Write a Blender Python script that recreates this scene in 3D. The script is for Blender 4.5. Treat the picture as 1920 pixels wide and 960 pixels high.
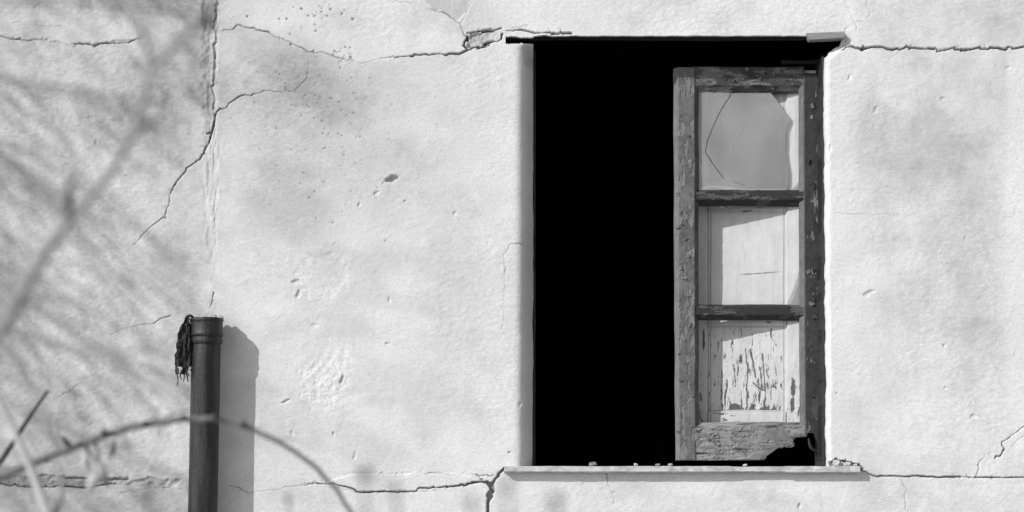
import bpy, math, random
import numpy as np

for o in list(bpy.data.objects):
    bpy.data.objects.remove(o)
scene = bpy.context.scene
C = scene.collection

# ------------------------------------------------------------------ camera
S = 0.00175            # metres per photograph pixel on the wall face
DIST = 6.0             # camera to wall
CAMZ = 1.70            # eye height, just under the sill
CY = 900.0             # photograph row at eye height
cam_d = bpy.data.cameras.new('camera')
cam = bpy.data.objects.new('camera', cam_d)
C.objects.link(cam)
cam.location = (0, -DIST, CAMZ)
cam.rotation_euler = (math.radians(90), 0, 0)
cam_d.sensor_width = 36
cam_d.lens = 36 * DIST / (1920 * S)
cam_d.shift_y = (CY - 480) / 1920
cam_d.clip_start = 0.05
cam_d.clip_end = 500
cam_d.dof.use_dof = True
cam_d.dof.focus_distance = DIST + 0.03
cam_d.dof.aperture_fstop = 3.0
scene.camera = cam

# ------------------------------------------------------------------ sky and sun (black-and-white photograph: neutral light)
SX, SZ = 1.10, 0.90    # shadow shift right / down for each metre of depth
sun_dir = np.array([SX, 1.0, -SZ]); sun_dir /= np.linalg.norm(sun_dir)
elev = math.asin(-sun_dir[2])
azim = math.atan2(-sun_dir[0], -sun_dir[1])
world = bpy.data.worlds.new('World')
scene.world = world
world.use_nodes = True
wn, wl = world.node_tree.nodes, world.node_tree.links
sky = wn.new('ShaderNodeTexSky')
sky.sky_type = 'NISHITA'
sky.sun_disc = False
sky.sun_elevation = elev
sky.sun_rotation = azim
bw = wn.new('ShaderNodeRGBToBW')
wl.new(sky.outputs[0], bw.inputs[0])
wl.new(bw.outputs[0], wn['Background'].inputs['Color'])
wn['Background'].inputs['Strength'].default_value = 0.15
sd = bpy.data.lights.new('sun', 'SUN')
sd.energy = 3.3
sd.angle = math.radians(0.53)
sd.color = (1, 1, 1)
so = bpy.data.objects.new('sun', sd)
C.objects.link(so)
from mathutils import Vector
so.rotation_euler = Vector(tuple(sun_dir)).to_track_quat('-Z', 'Y').to_euler()
so.location = (-6, -8, 8)

vs = scene.view_settings
vs.view_transform = 'Standard'
vs.look = 'None'
vs.exposure = 0.12
vs.gamma = 1.0
vs.use_curve_mapping = False
scene.render.resolution_x = 1024
scene.render.resolution_y = 512

# ------------------------------------------------------------------ helpers
def K(d):
    return S * (DIST + d) / DIST
def PX(px, d=0.0):
    return (np.asarray(px, float) - 960) * K(d)
def PZ(py, d=0.0):
    return CAMZ + (CY - np.asarray(py, float)) * K(d)
def P(px, py, d=0.0):
    return (float(PX(px, d)), float(d), float(PZ(py, d)))

_tabs = {}
def vn(x, z, seed):
    if seed not in _tabs:
        _tabs[seed] = np.random.RandomState(seed).rand(256, 256).astype(np.float32)
    t = _tabs[seed]
    xi = np.floor(x).astype(np.int64); zi = np.floor(z).astype(np.int64)
    fx = (x - xi).astype(np.float32); fz = (z - zi).astype(np.float32)
    fx = fx * fx * fx * (fx * (fx * 6 - 15) + 10)
    fz = fz * fz * fz * (fz * (fz * 6 - 15) + 10)
    a, b = xi & 255, (xi + 1) & 255
    c, d = zi & 255, (zi + 1) & 255
    return (t[c, a] * (1 - fx) + t[c, b] * fx) * (1 - fz) + (t[d, a] * (1 - fx) + t[d, b] * fx) * fz
def fbm(x, z, octs, seed, gain=0.5):
    s = 0.0; amp = 1.0; tot = 0.0
    for k in range(octs):
        ca, sa = math.cos(k * 0.7), math.sin(k * 0.7)
        f = 2.03 ** k
        s = s + amp * vn((x * ca - z * sa) * f + 11.3 * k, (x * sa + z * ca) * f + 5.7 * k, seed + k)
        tot += amp; amp *= gain
    return s / tot
def sst(e0, e1, x):
    t = np.clip((x - e0) / (e1 - e0), 0, 1)
    return t * t * (3 - 2 * t)
def jag(poly, amp, seed, step=5.0):
    """resample a polyline with jagged sideways jitter"""
    rs = np.random.RandomState(seed)
    p = np.array(poly, float)
    seg = np.hypot(*(p[1:] - p[:-1]).T)
    cum = np.concatenate([[0], np.cumsum(seg)])
    n = max(2, int(cum[-1] / step) + 1)
    t = np.sort(np.concatenate([[0, cum[-1]], rs.rand(n - 1) * cum[-1]]))
    q = np.stack([np.interp(t, cum, p[:, 0]), np.interp(t, cum, p[:, 1])], 1)
    q[1:-1] += rs.randn(len(q) - 2, 2) * amp
    return q
def in_poly(x, y, poly):
    inside = np.zeros(np.broadcast(x, y).shape, bool)
    n = len(poly)
    for i in range(n):
        x0, y0 = poly[i]; x1, y1 = poly[(i + 1) % n]
        if y0 == y1: continue
        c = ((y0 > y) != (y1 > y)) & (x < (x1 - x0) * (y - y0) / (y1 - y0) + x0)
        inside ^= c
    return inside
def poly_dist(x, y, poly, closed=True):
    d = np.full(np.broadcast(x, y).shape, 1e9)
    n = len(poly)
    for i in range(n if closed else n - 1):
        ax, ay = poly[i]; bx, by = poly[(i + 1) % n]
        vx, vy = bx - ax, by - ay
        L = vx * vx + vy * vy + 1e-12
        t = np.clip(((x - ax) * vx + (y - ay) * vy) / L, 0, 1)
        d = np.minimum(d, np.hypot(x - ax - t * vx, y - ay - t * vy))
    return d

def tag(o, label=None, cat=None, group=None, kind=None):
    if label: o['label'] = label
    if cat: o['category'] = cat
    if group: o['group'] = group
    if kind: o['kind'] = kind
    return o
def empty(name, loc=(0, 0, 0), rz=0.0):
    o = bpy.data.objects.new(name, None)
    o.empty_display_size = 0.1
    C.objects.link(o)
    o.location = loc; o.rotation_euler = (0, 0, rz)
    return o
def link(name, me, mat, parent=None):
    o = bpy.data.objects.new(name, me)
    C.objects.link(o)
    if mat is not None: me.materials.append(mat)
    if parent is not None:
        o.parent = parent
        if parent.type == 'EMPTY' and parent.get('_world', True):
            # geometry is written in world space: undo the plain offset of the Empty
            o.location = [-c for c in parent.location]
    return o
def raw_mesh(name, V, quads, smooth, attrs=None):
    me = bpy.data.meshes.new(name)
    V = np.asarray(V, np.float32); quads = np.asarray(quads, np.int32)
    me.vertices.add(len(V)); me.vertices.foreach_set('co', V.ravel())
    n = len(quads)
    me.loops.add(n * 4); me.loops.foreach_set('vertex_index', quads.ravel())
    me.polygons.add(n)
    me.polygons.foreach_set('loop_start', np.arange(0, n * 4, 4, dtype=np.int32))
    me.polygons.foreach_set('use_smooth', np.asarray(smooth, bool))
    for k, a in (attrs or {}).items():
        at = me.attributes.new(k, 'FLOAT', 'POINT')
        at.data.foreach_set('value', np.asarray(a, np.float32).ravel())
    me.update(calc_edges=True)
    me.validate()
    return me
def slab(name, X, Y, Z, keep, back, mat, parent=None, attrs=None, closed=True):
    """relief board: X,Y,Z are (nz,nx) front-face positions (y into the wall), keep marks the cells that exist, back is the rear y"""
    nz, nx = X.shape
    idx = np.arange(nz * nx).reshape(nz, nx)
    q = np.stack([idx[:-1, :-1], idx[:-1, 1:], idx[1:, 1:], idx[1:, :-1]], -1)
    front = q[keep]
    kp = np.pad(keep, 1)
    c = kp[1:-1, 1:-1]
    E = []
    for (nb, a, b) in ((kp[:-2, 1:-1], 0, 1), (kp[1:-1, 2:], 1, 2), (kp[2:, 1:-1], 2, 3), (kp[1:-1, :-2], 3, 0)):
        m = c & ~nb
        E.append(np.stack([q[..., a][m], q[..., b][m]], 1))
    E = np.concatenate(E)
    V = np.stack([X.ravel(), Y.ravel(), Z.ravel()], 1)
    Vb = V.copy(); Vb[:, 1] = back if np.isscalar(back) else np.asarray(back).ravel()
    N = nz * nx
    allV = [V, V, Vb]
    sides = np.stack([E[:, 1] + N, E[:, 0] + N, E[:, 0] + 2 * N, E[:, 1] + 2 * N], 1)
    faces = [front, sides]
    sm = [np.ones(len(front), bool), np.zeros(len(sides), bool)]
    if closed:
        faces.append(front[:, ::-1] + 2 * N); sm.append(np.zeros(len(front), bool))
    V = np.concatenate(allV); F = np.concatenate(faces); sm = np.concatenate(sm)
    A = {k: np.tile(np.asarray(a, np.float32).ravel(), 3) for k, a in (attrs or {}).items()}
    used = np.zeros(len(V), bool); used[F.ravel()] = True
    new = np.cumsum(used) - 1
    me = raw_mesh(name, V[used], new[F], sm, {k: a[used] for k, a in A.items()})
    return link(name, me, mat, parent)
def tube(name, pts, radii, mat, parent=None, sides=8, cap=True, kink=0.0):
    p = np.array(pts, float)
    if kink:
        rk = np.random.RandomState(len(p) + sides)
        p[1:-1] += rk.randn(len(p) - 2, 3) * kink
    r = np.interp(np.arange(len(p)), np.linspace(0, len(p) - 1, len(radii)), radii)
    T = np.gradient(p, axis=0); T /= np.linalg.norm(T, axis=1)[:, None] + 1e-12
    up = np.array([0.3, 0.9, 0.2]); up /= np.linalg.norm(up)
    V = []; ang = np.linspace(0, 2 * math.pi, sides, endpoint=False)
    for i in range(len(p)):
        a = np.cross(T[i], up)
        if np.linalg.norm(a) < 1e-4: a = np.cross(T[i], [1, 0, 0])
        a /= np.linalg.norm(a); b = np.cross(T[i], a)
        V.append(p[i] + r[i] * (np.cos(ang)[:, None] * a + np.sin(ang)[:, None] * b))
    V = np.concatenate(V)
    F = []
    for i in range(len(p) - 1):
        for k in range(sides):
            F.append((i * sides + k, i * sides + (k + 1) % sides, (i + 1) * sides + (k + 1) % sides, (i + 1) * sides + k))
    F = [tuple(f) for f in F]
    if cap:
        F.append(tuple(range(sides))[::-1]); F.append(tuple((len(p) - 1) * sides + k for k in range(sides)))
    me = bpy.data.meshes.new(name)
    me.from_pydata([tuple(v) for v in V], [], F)
    me.polygons.foreach_set('use_smooth', [True] * len(me.polygons))
    me.update()
    return link(name, me, mat, parent)
def spline(pts, n=40):
    """Catmull-Rom through pts"""
    p = np.array(pts, float)
    p = np.concatenate([[2 * p[0] - p[1]], p, [2 * p[-1] - p[-2]]])
    out = []
    m = len(p) - 3
    for t in np.linspace(0, m, n):
        i = min(int(t), m - 1); u = t - i
        a, b, c, d = p[i:i + 4]
        out.append(0.5 * ((2 * b) + (-a + c) * u + (2 * a - 5 * b + 4 * c - d) * u * u + (-a + 3 * b - 3 * c + d) * u ** 3))
    return np.array(out)
def box_mesh(name, x0, x1, y0, y1, z0, z1, mat, parent=None, bevel=0.0, jitter=0.0, seed=0):
    import bmesh
    bm = bmesh.new()
    v = [bm.verts.new(c) for c in ((x0, y0, z0), (x1, y0, z0), (x1, y1, z0), (x0, y1, z0), (x0, y0, z1), (x1, y0, z1), (x1, y1, z1), (x0, y1, z1))]
    for f in ((0, 3, 2, 1), (4, 5, 6, 7), (0, 1, 5, 4), (1, 2, 6, 5), (2, 3, 7, 6), (3, 0, 4, 7)):
        bm.faces.new([v[i] for i in f])
    if jitter:
        bmesh.ops.subdivide_edges(bm, edges=[e for e in bm.edges if e.calc_length() > 0.02], cuts=5, use_grid_fill=True)
        rs = random.Random(seed)
        for w in bm.verts:
            w.co.x += rs.uniform(-jitter, jitter); w.co.y += rs.uniform(-jitter, jitter); w.co.z += rs.uniform(-jitter, jitter)
    elif bevel:
        bmesh.ops.bevel(bm, geom=list(bm.edges), offset=bevel, segments=2, affect='EDGES', profile=0.6)
    me = bpy.data.meshes.new(name); bm.to_mesh(me); bm.free()
    return link(name, me, mat, parent)

# ------------------------------------------------------------------ materials (all neutral greys: the photograph is black and white)
def new_mat(name):
    m = bpy.data.materials.new(name); m.use_nodes = True
    return m, m.node_tree.nodes, m.node_tree.links, m.node_tree.nodes['Principled BSDF']
def g(v): return (v, v, v, 1)
def mathn(n, l, op, a, b, clamp=False):
    m = n.new('ShaderNodeMath'); m.operation = op; m.use_clamp = clamp
    for i, v in enumerate((a, b)):
        if hasattr(v, 'node'): l.new(v, m.inputs[i])
        else: m.inputs[i].default_value = v
    return m.outputs[0]
def mixv(n, l, f, a, b):
    m = n.new('ShaderNodeMix'); m.data_type = 'FLOAT'
    for i, v in ((0, f), (2, a), (3, b)):
        if hasattr(v, 'node'): l.new(v, m.inputs[i])
        else: m.inputs[i].default_value = v
    return m.outputs[0]
def noise(n, l, scale, detail=4, rough=0.55, vec=None):
    t = n.new('ShaderNodeTexNoise'); t.inputs['Scale'].default_value = scale
    t.inputs['Detail'].default_value = detail; t.inputs['Roughness'].default_value = rough
    if vec is not None: l.new(vec, t.inputs['Vector'])
    return t.outputs['Fac']
def coords(n, l, sc=(1, 1, 1)):
    tc = n.new('ShaderNodeTexCoord'); mp = n.new('ShaderNodeMapping')
    mp.inputs['Scale'].default_value = sc
    l.new(tc.outputs['Object'], mp.inputs['Vector'])
    return mp.outputs[0]
def attr(n, name):
    a = n.new('ShaderNodeAttribute'); a.attribute_name = name
    return a.outputs['Fac']
def ramp(n, l, fac, lo, hi):
    r = n.new('ShaderNodeMapRange'); r.interpolation_type = 'SMOOTHSTEP'
    r.inputs['From Min'].default_value = lo; r.inputs['From Max'].default_value = hi
    l.new(fac, r.inputs['Value'])
    return r.outputs['Result']
def bumpn(n, l, h, strength, dist, prev=None):
    b = n.new('ShaderNodeBump'); b.inputs['Strength'].default_value = strength; b.inputs['Distance'].default_value = dist
    l.new(h, b.inputs['Height'])
    if prev is not None: l.new(prev, b.inputs['Normal'])
    return b.outputs[0]

def mat_plaster():
    m, n, l, b = new_mat('lime_plaster')
    v = coords(n, l)
    vh = coords(n, l, (0.55, 1, 1.0))
    fine = noise(n, l, 260, 4, 0.6, vh)
    mid = noise(n, l, 90, 4, 0.6, vh)
    big = noise(n, l, 3.2, 5, 0.6, v)
    base = mixv(n, l, ramp(n, l, big, 0.3, 0.7), 0.61, 0.68)
    base = mathn(n, l, 'MULTIPLY', base, mixv(n, l, ramp(n, l, fine, 0.3, 0.7), 0.88, 1.07))
    st = attr(n, 'stain')
    st2 = mathn(n, l, 'MULTIPLY', st, mixv(n, l, ramp(n, l, mid, 0.25, 0.75), 1.12, 0.86))
    base = mixv(n, l, st2, base, 0.235)
    base = mixv(n, l, attr(n, 'dirt_shade'), base, 0.05)
    l.new(base, b.inputs['Base Color'])
    b.inputs['Roughness'].default_value = 0.95
    b.inputs['Specular IOR Level'].default_value = 0.15
    n1 = bumpn(n, l, mid, 0.2, 0.0015)
    l.new(bumpn(n, l, fine, 0.5, 0.0022, n1), b.inputs['Normal'])
    return m
def mat_wood(name, paint, bare, grain_axis='z', rough=0.6, paint_dark=0.75, paint_hi=1.2, lo_var=(0.8, 1.15)):
    """old painted wood: 'paint' attribute 1 where paint is left, lowered on sash edges coloured as sunlit"""
    m, n, l, b = new_mat(name)
    sc = (1, 1, 0.06) if grain_axis == 'z' else (0.06, 1, 1)
    gr = noise(n, l, 420, 5, 0.65, coords(n, l, sc))
    bl = noise(n, l, 55, 4, 0.6, coords(n, l))
    lo = noise(n, l, 9, 3, 0.6, coords(n, l))
    pcol = mathn(n, l, 'MULTIPLY', mixv(n, l, ramp(n, l, bl, 0.3, 0.7), paint * paint_dark, paint * paint_hi), mixv(n, l, ramp(n, l, lo, 0.3, 0.7), *lo_var))
    wcol = mathn(n, l, 'MULTIPLY', mixv(n, l, ramp(n, l, gr, 0.3, 0.7), bare * 0.55, bare * 1.25), mixv(n, l, bl, 0.8, 1.2))
    col = mixv(n, l, attr(n, 'paint'), wcol, pcol)
    col = mixv(n, l, attr(n, 'dirt_shade'), col, 0.012)
    l.new(col, b.inputs['Base Color'])
    l.new(mixv(n, l, attr(n, 'paint'), 0.85, rough), b.inputs['Roughness'])
    b.inputs['Specular IOR Level'].default_value = 0.3
    n1 = bumpn(n, l, gr, 0.35, 0.0012)
    l.new(bumpn(n, l, bl, 0.25, 0.002, n1), b.inputs['Normal'])
    return m
def mat_simple(name, lo, hi, scale, rough=0.8, bump=0.3, bdist=0.002, sc=(1, 1, 1), metal=0.0, spec=0.3):
    m, n, l, b = new_mat(name)
    t = noise(n, l, scale, 5, 0.6, coords(n, l, sc))
    l.new(mixv(n, l, ramp(n, l, t, 0.28, 0.72), lo, hi), b.inputs['Base Color'])
    b.inputs['Roughness'].default_value = rough
    b.inputs['Metallic'].default_value = metal
    b.inputs['Specular IOR Level'].default_value = spec
    l.new(bumpn(n, l, t, bump, bdist), b.inputs['Normal'])
    return m
def mat_glass(name, dust):
    m, n, l, b = new_mat(name)
    out = n['Material Output']
    n.remove(b)
    tr = n.new('ShaderNodeBsdfTransparent'); tr.inputs[0].default_value = g(0.93)
    df = n.new('ShaderNodeBsdfDiffuse')
    gl = n.new('ShaderNodeBsdfGlossy'); gl.inputs['Roughness'].default_value = 0.25
    gl.inputs[0].default_value = g(0.9)
    t = noise(n, l, 6, 4, 0.5, coords(n, l, (1, 1, 0.6)))
    t2 = noise(n, l, 160, 3, 0.6, coords(n, l, (1, 1, 0.3)))
    dc = mixv(n, l, ramp(n, l, t, 0.3, 0.7), 0.28, 0.41)
    dc = mixv(n, l, attr(n, 'scratch'), dc, 0.55)
    l.new(dc, df.inputs[0])
    f = mathn(n, l, 'ADD', mixv(n, l, ramp(n, l, t2, 0.3, 0.7), dust - 0.02, dust + 0.02), mathn(n, l, 'MULTIPLY', attr(n, 'scratch'), 0.25), True)
    mx = n.new('ShaderNodeMixShader'); l.new(f, mx.inputs[0]); l.new(tr.outputs[0], mx.inputs[1]); l.new(df.outputs[0], mx.inputs[2])
    m2 = n.new('ShaderNodeMixShader'); m2.inputs[0].default_value = 0.05
    l.new(mx.outputs[0], m2.inputs[1]); l.new(gl.outputs[0], m2.inputs[2])
    l.new(m2.outputs[0], out.inputs['Surface'])
    return m

M_PLASTER = mat_plaster()
M_STILE = mat_wood('peeling_paint_mid', 0.115, 0.175)
M_STILE_DARK = mat_wood('peeling_paint_dark', 0.034, 0.17)
M_RAIL = mat_wood('weathered_rail', 0.05, 0.15, 'x')
M_MUNTIN = mat_wood('weathered_muntin', 0.024, 0.085, 'x')
M_BOTTOM = mat_wood('weathered_bottom_rail', 0.19, 0.25, 'x')
M_SHUTTER = mat_wood('white_shutter_paint', 0.50, 0.11, 'z', 0.6, 0.97, 1.03, (0.94, 1.03))
M_FRAME = mat_wood('dark_frame_wood', 0.02, 0.035)
M_LINTEL = mat_simple('dark_lintel_wood', 0.01, 0.03, 60, 0.9, sc=(0.1, 1, 1))
M_STUB = mat_simple('grey_board_end', 0.17, 0.30, 120, 0.9, 0.5, sc=(0.08, 1, 1))
M_SLATE = mat_simple('pale_stone_slab', 0.34, 0.56, 70, 0.85, 0.35, sc=(0.4, 1, 1))
M_CHIP = mat_simple('plaster_chip', 0.34, 0.52, 150, 0.95, 0.5)
M_CHIP_DARK = mat_simple('mortar_chip', 0.20, 0.32, 150, 0.95, 0.5)
M_ROOM = mat_simple('room_shade_black', 0.012, 0.03, 6, 0.95)  # near-black colour stands for the darkness of the unlit room
M_CLOTH = mat_simple('dark_rag', 0.012, 0.05, 260, 0.95, 0.8, 0.003)
M_GROUND = mat_simple('dry_ground', 0.24, 0.38, 5, 0.95, 0.6, 0.02)
M_BARK = mat_simple('grey_bark', 0.10, 0.20, 90, 0.9, 0.5, sc=(1, 1, 0.3))
M_TWIG = mat_simple('dark_twig_bark', 0.035, 0.08, 120, 0.85, 0.4)
M_CANE = mat_simple('bramble_bark', 0.11, 0.19, 90, 0.8, 0.4)
M_PALE = mat_simple('pale_dry_stem', 0.38, 0.55, 60, 0.7, 0.3, sc=(1, 1, 0.2))
M_BRANCH = mat_simple('pale_branch_bark', 0.22, 0.31, 60, 0.8, 0.4)
M_LEAF = mat_simple('dry_leaf', 0.22, 0.40, 90, 0.7, 0.3)
M_SEED = mat_simple('dry_seed_head', 0.07, 0.16, 200, 0.9, 0.6)
M_GLASS = mat_glass('dusty_glass', 0.46)
M_GLASS_CLEAR = mat_glass('thin_dust_glass', 0.30)

def mat_pipe():
    m, n, l, b = new_mat('weathered_pipe_metal')
    st = noise(n, l, 40, 5, 0.65, coords(n, l, (1, 1, 0.09)))
    sp = noise(n, l, 150, 4, 0.7, coords(n, l))
    c = mixv(n, l, ramp(n, l, st, 0.35, 0.68), 0.010, 0.042)
    c = mathn(n, l, 'MULTIPLY', c, mixv(n, l, ramp(n, l, sp, 0.3, 0.7), 0.5, 1.5))
    l.new(c, b.inputs['Base Color'])
    l.new(mixv(n, l, sp, 0.38, 0.6), b.inputs['Roughness'])
    b.inputs['Specular IOR Level'].default_value = 0.35
    n1 = bumpn(n, l, noise(n, l, 14, 3, 0.5, coords(n, l, (1, 1, 0.5))), 0.35, 0.01)
    l.new(bumpn(n, l, sp, 0.5, 0.002, n1), b.inputs['Normal'])
    return m
M_PIPE = mat_pipe()

# ------------------------------------------------------------------ ground
GR = 120
gm = bpy.data.meshes.new('ground')
gm.from_pydata([(-GR, -GR, 0), (GR, -GR, 0), (GR, GR, 0), (-GR, GR, 0)], [], [(0, 1, 2, 3)])
tag(link('ground', gm, M_GROUND), kind='structure')

# ------------------------------------------------------------------ the plaster wall: a relief in real geometry
house = empty('house', (0, 0, 0))
tag(house, 'old house front of cracked pale plaster with an open window hole', 'house')
FX0, FX1, FY0, FY1, STEP = -60.0, 1980.0, -30.0, 990.0, 1.42
def axis(f0, f1, lo, hi, snaps):
    a = np.arange(f0, f1 + 0.1, STEP)
    for s in snaps:
        a[np.argmin(abs(a - s))] = s
    left = [f0]; st = STEP
    while left[-1] > lo: st *= 1.25; left.append(left[-1] - min(st, 120))
    right = [a[-1]]; st = STEP
    while right[-1] < hi: st *= 1.25; right.append(right[-1] + min(st, 120))
    return np.concatenate([left[:0:-1], a, right[1:]])
OPX0, OPX1, OPY0, OPY1 = 1000.0, 1549.0, 67.0, 876.0
ax = axis(FX0, FX1, 960 - 6.5 / S, 960 + 6.5 / S, [OPX0, OPX1, 948.0])
ay = axis(FY0, FY1, CY - (4.6 - CAMZ) / S, CY + CAMZ / S - 1, [OPY0, OPY1, 83.0])
ay[-1] = CY + CAMZ / S + 20
GX, GY = np.meshgrid(ax, ay)          # photograph pixels on the wall face
edge = np.minimum(np.minimum(GX - FX0, FX1 - GX), np.minimum(GY - FY0, FY1 - GY))
fine = sst(-60, 5, edge).astype(np.float32)

H = np.zeros(GX.shape, np.float32)    # metres, positive = into the wall
stain = np.zeros_like(H); dirt_shade = np.zeros_like(H)

# broad undulation, trowel texture, grain
H += (fbm(GX / 260, GY / 260, 3, 1) - 0.5) * 0.010 * fine
H += (fbm(GX / 90, GY / 70, 2, 5) - 0.5) * 0.0016 * fine
rough_zone = sst(430, 330, GX) * 0.5 + sst(0.52, 0.68, fbm(GX / 180, GY / 180, 3, 33)) * 0.7
gr = fbm(GX / 8, GY / 5.5, 2, 9)
H += (gr - 0.5) * (0.0008 + 0.0012 * np.clip(rough_zone, 0, 1)) * fine
gr2 = fbm(GX / 30, GY / 22, 2, 19)
H -= sst(0.66, 0.80, gr2) * 0.0007 * fine

def near(poly, pad):
    p = np.array(poly)
    i0, i1 = np.searchsorted(ax, [p[:, 0].min() - pad, p[:, 0].max() + pad])
    j0, j1 = np.searchsorted(ay, [p[:, 1].min() - pad, p[:, 1].max() + pad])
    return slice(j0, j1), slice(i0, i1)
_seed = [100]
def crack(poly, w0, w1=None, depth=0.012, amp=1.3, step=6.0, dirty=0.6, vary=1.3):
    """carve a crack; w0,w1 half-widths in pixels along it"""
    _seed[0] += 1; sd_ = _seed[0]
    if w1 is None: w1 = w0
    q = jag(poly, amp, sd_, step)
    rs = np.random.RandomState(sd_ + 5000)
    n = len(q)
    lf = np.interp(np.arange(n), np.arange(0, n + 4, 4), rs.rand(len(np.arange(0, n + 4, 4))))
    ws = 0.85 * np.linspace(w0, w1, n) * (0.35 + 0.75 * lf + 0.5 * (rs.rand(n) - .3))
    ws = np.maximum(ws, 0.25)
    thin = 0.55 if max(w0, w1) < 1.45 else 0.9
    if max(w0, w1) > 1.45 and depth > .01:
        for k in range(0, n, 2):
            if rs.rand() < .6: crumbs.append((q[k][0] + rs.randn() * 2, q[k][1] - rs.uniform(-1.5, 3.5), rs.uniform(1.5, 4.5), rs.uniform(1.2, 3), rs.uniform(0, 180), rs.uniform(.002, .006), rs.uniform(0, .3)))
    for k in range(n - 1):
        pad = max(ws[k], ws[k + 1]) + 5
        sl = near(q[k:k + 2], pad)
        x, y = GX[sl], GY[sl]
        if x.size == 0: continue
        a, b = q[k], q[k + 1]
        v = b - a; L = v @ v + 1e-9
        t = np.clip(((x - a[0]) * v[0] + (y - a[1]) * v[1]) / L, 0, 1)
        d = np.hypot(x - a[0] - t * v[0], y - a[1] - t * v[1])
        w = ws[k] * (1 - t) + ws[k + 1] * t
        f = sst(w + 0.75, np.maximum(w - 0.6, 0.02), d) * np.clip(w / 1.0, 0.12, 1)
        carve[sl] = np.maximum(carve[sl], f * depth * thin)
        dirt_shade[sl] = np.maximum(dirt_shade[sl], f * min(1, dirty * 1.3))
carve = np.zeros_like(H); crumbs = []

# layers of plaster: polygon steps (value > 0 recedes, < 0 stands proud)
def layer(poly, dh, amp=2.5, soft=1.6, seed=0, st=0.0, rough=0.0):
    q = jag(list(poly) + [poly[0]], amp, seed, 7)
    sl = near(q, 14)
    x, y = GX[sl], GY[sl]
    ins = in_poly(x, y, q)
    d = poly_dist(x, y, q)
    f = sst(-soft, soft, np.where(ins, d, -d)).astype(np.float32)
    H[sl] += f * dh
    if rough: H[sl] += f * (fbm(x / 9, y / 9, 3, seed + 60) - 0.5) * rough
    if st: stain[sl] += f * st

# --- cracks read off the photograph
crack([(-60, 64), (0, 68), (20, 74), (45, 75), (75, 76), (80, 70)], 0.8, 1.3)
crack([(135, 82), (160, 82), (180, 84), (200, 81), (225, 80), (245, 77), (270, 73)], 1.2, 1.0, 0.014)
crack([(25, 42), (48, 45), (80, 50), (120, 49)], 0.5, 0.4, 0.006)
crack([(418, 59), (435, 55), (445, 48), (460, 52), (480, 55), (505, 61)], 0.9, 1.2)
crack([(505, 61), (525, 72), (560, 90), (590, 97), (610, 99), (640, 110), (680, 118), (705, 111), (740, 106), (770, 105)], 0.7, 1.0)
crack([(770, 105), (800, 102), (835, 103), (842, 99), (860, 102), (875, 98), (880, 92), (900, 90), (918, 84)], 1.2, 2.4, 0.016)
crack([(738, 2), (755, 5), (772, 7)], 0.5)
crack([(800, 15), (830, 22), (850, 35), (864, 45), (870, 62), (876, 68)], 0.6, 1.4)
crack([(864, 45), (876, 22), (885, -5)], 0.5)
crack([(876, 68), (871, 78), (871, 88), (878, 93)], 2.2, 1.6, 0.016)
crack([(876, 62), (905, 58), (940, 53)], 1.2, 1.8, 0.012)
crack([(908, 82), (925, 79), (938, 77), (942, 66)], 2.2, 2.4, 0.020)
crack([(950, 58), (985, 58), (1010, 62), (1040, 62), (1072, 63)], 1.2, 2.0, 0.012, 1.6)
crack([(960, 54), (975, 51), (990, 48)], 0.5)
# vertical seam and the long branching crack
crack([(378, -30), (382, 10), (379, 38)], 1.5, 2.0, 0.006, 1.6, dirty=0.25)
crack([(404, -30), (407, 20), (404, 60), (402, 110), (400, 160), (402, 205)], 2.6, 3.2, 0.006, 2.2, dirty=0.30)
crack([(402, 205), (403, 260), (399, 330), (402, 400), (404, 470)], 1.4, 0.8, 0.004, 2.0, dirty=0.12)
crack([(580, 113), (580, 140), (565, 160), (545, 172), (500, 170), (480, 178), (450, 178), (445, 183), (420, 203), (410, 205), (403, 215)], 0.5, 1.3)
crack([(403, 215), (402, 228), (398, 245), (388, 250)], 2.6, 1.2, 0.018)
crack([(400, 240), (392, 262), (385, 280), (375, 297), (355, 310), (335, 330), (325, 350), (318, 370), (317, 385), (305, 412), (292, 417), (270, 440), (250, 460)], 1.5, 0.5, 0.013)
# lower left
crack([(240, 620), (248, 585), (252, 562), (278, 543)], 0.5, 0.5, 0.005)
crack([(206, 627), (220, 621), (250, 612), (285, 607), (300, 600), (312, 592), (320, 592)], 0.6, 1.2, 0.008)
crack([(80, 760), (105, 748), (130, 735), (150, 718), (180, 698)], 0.5, 0.7, 0.006)
crack([(400, 548), (400, 562), (393, 578)], 1.2, 0.7, 0.008)
crack([(-60, 905), (0, 908), (30, 911), (70, 913), (110, 912), (160, 914), (215, 906)], 1.1, 1.5, 0.012)
crack([(120, 895), (180, 898), (240, 898)], 1.0, 1.6, 0.010, dirty=0.35)
crack([(225, 925), (255, 918), (290, 914), (345, 918)], 0.8, 0.8, 0.008)
crack([(430, 911), (442, 911), (452, 918), (465, 924), (490, 922), (520, 918), (545, 911), (570, 909)], 0.8, 0.7)
crack([(570, 909), (600, 906), (630, 908), (650, 914), (668, 922)], 0.8, 1.6)
crack([(668, 922), (700, 922), (740, 921), (778, 922)], 2.0, 1.2, 0.014)
crack([(780, 922), (787, 914), (800, 915), (822, 914), (840, 911), (860, 911), (885, 908), (905, 903), (920, 906)], 1.2, 2.4, 0.016)
crack([(660, 888), (720, 887), (770, 886), (830, 888), (880, 888), (900, 893), (925, 890)], 0.5, 1.0, 0.006)
crack([(946, 878), (936, 890), (926, 902), (921, 914), (917, 935), (913, 962), (906, 1000)], 4.0, 6.0, 0.024, 1.2, dirty=0.45)
crack([(885, 904), (900, 901), (917, 908), (924, 920)], 1.8, 3.0, 0.018)
crack([(893, 888), (905, 900)], 0.8, 1.4)
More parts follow.
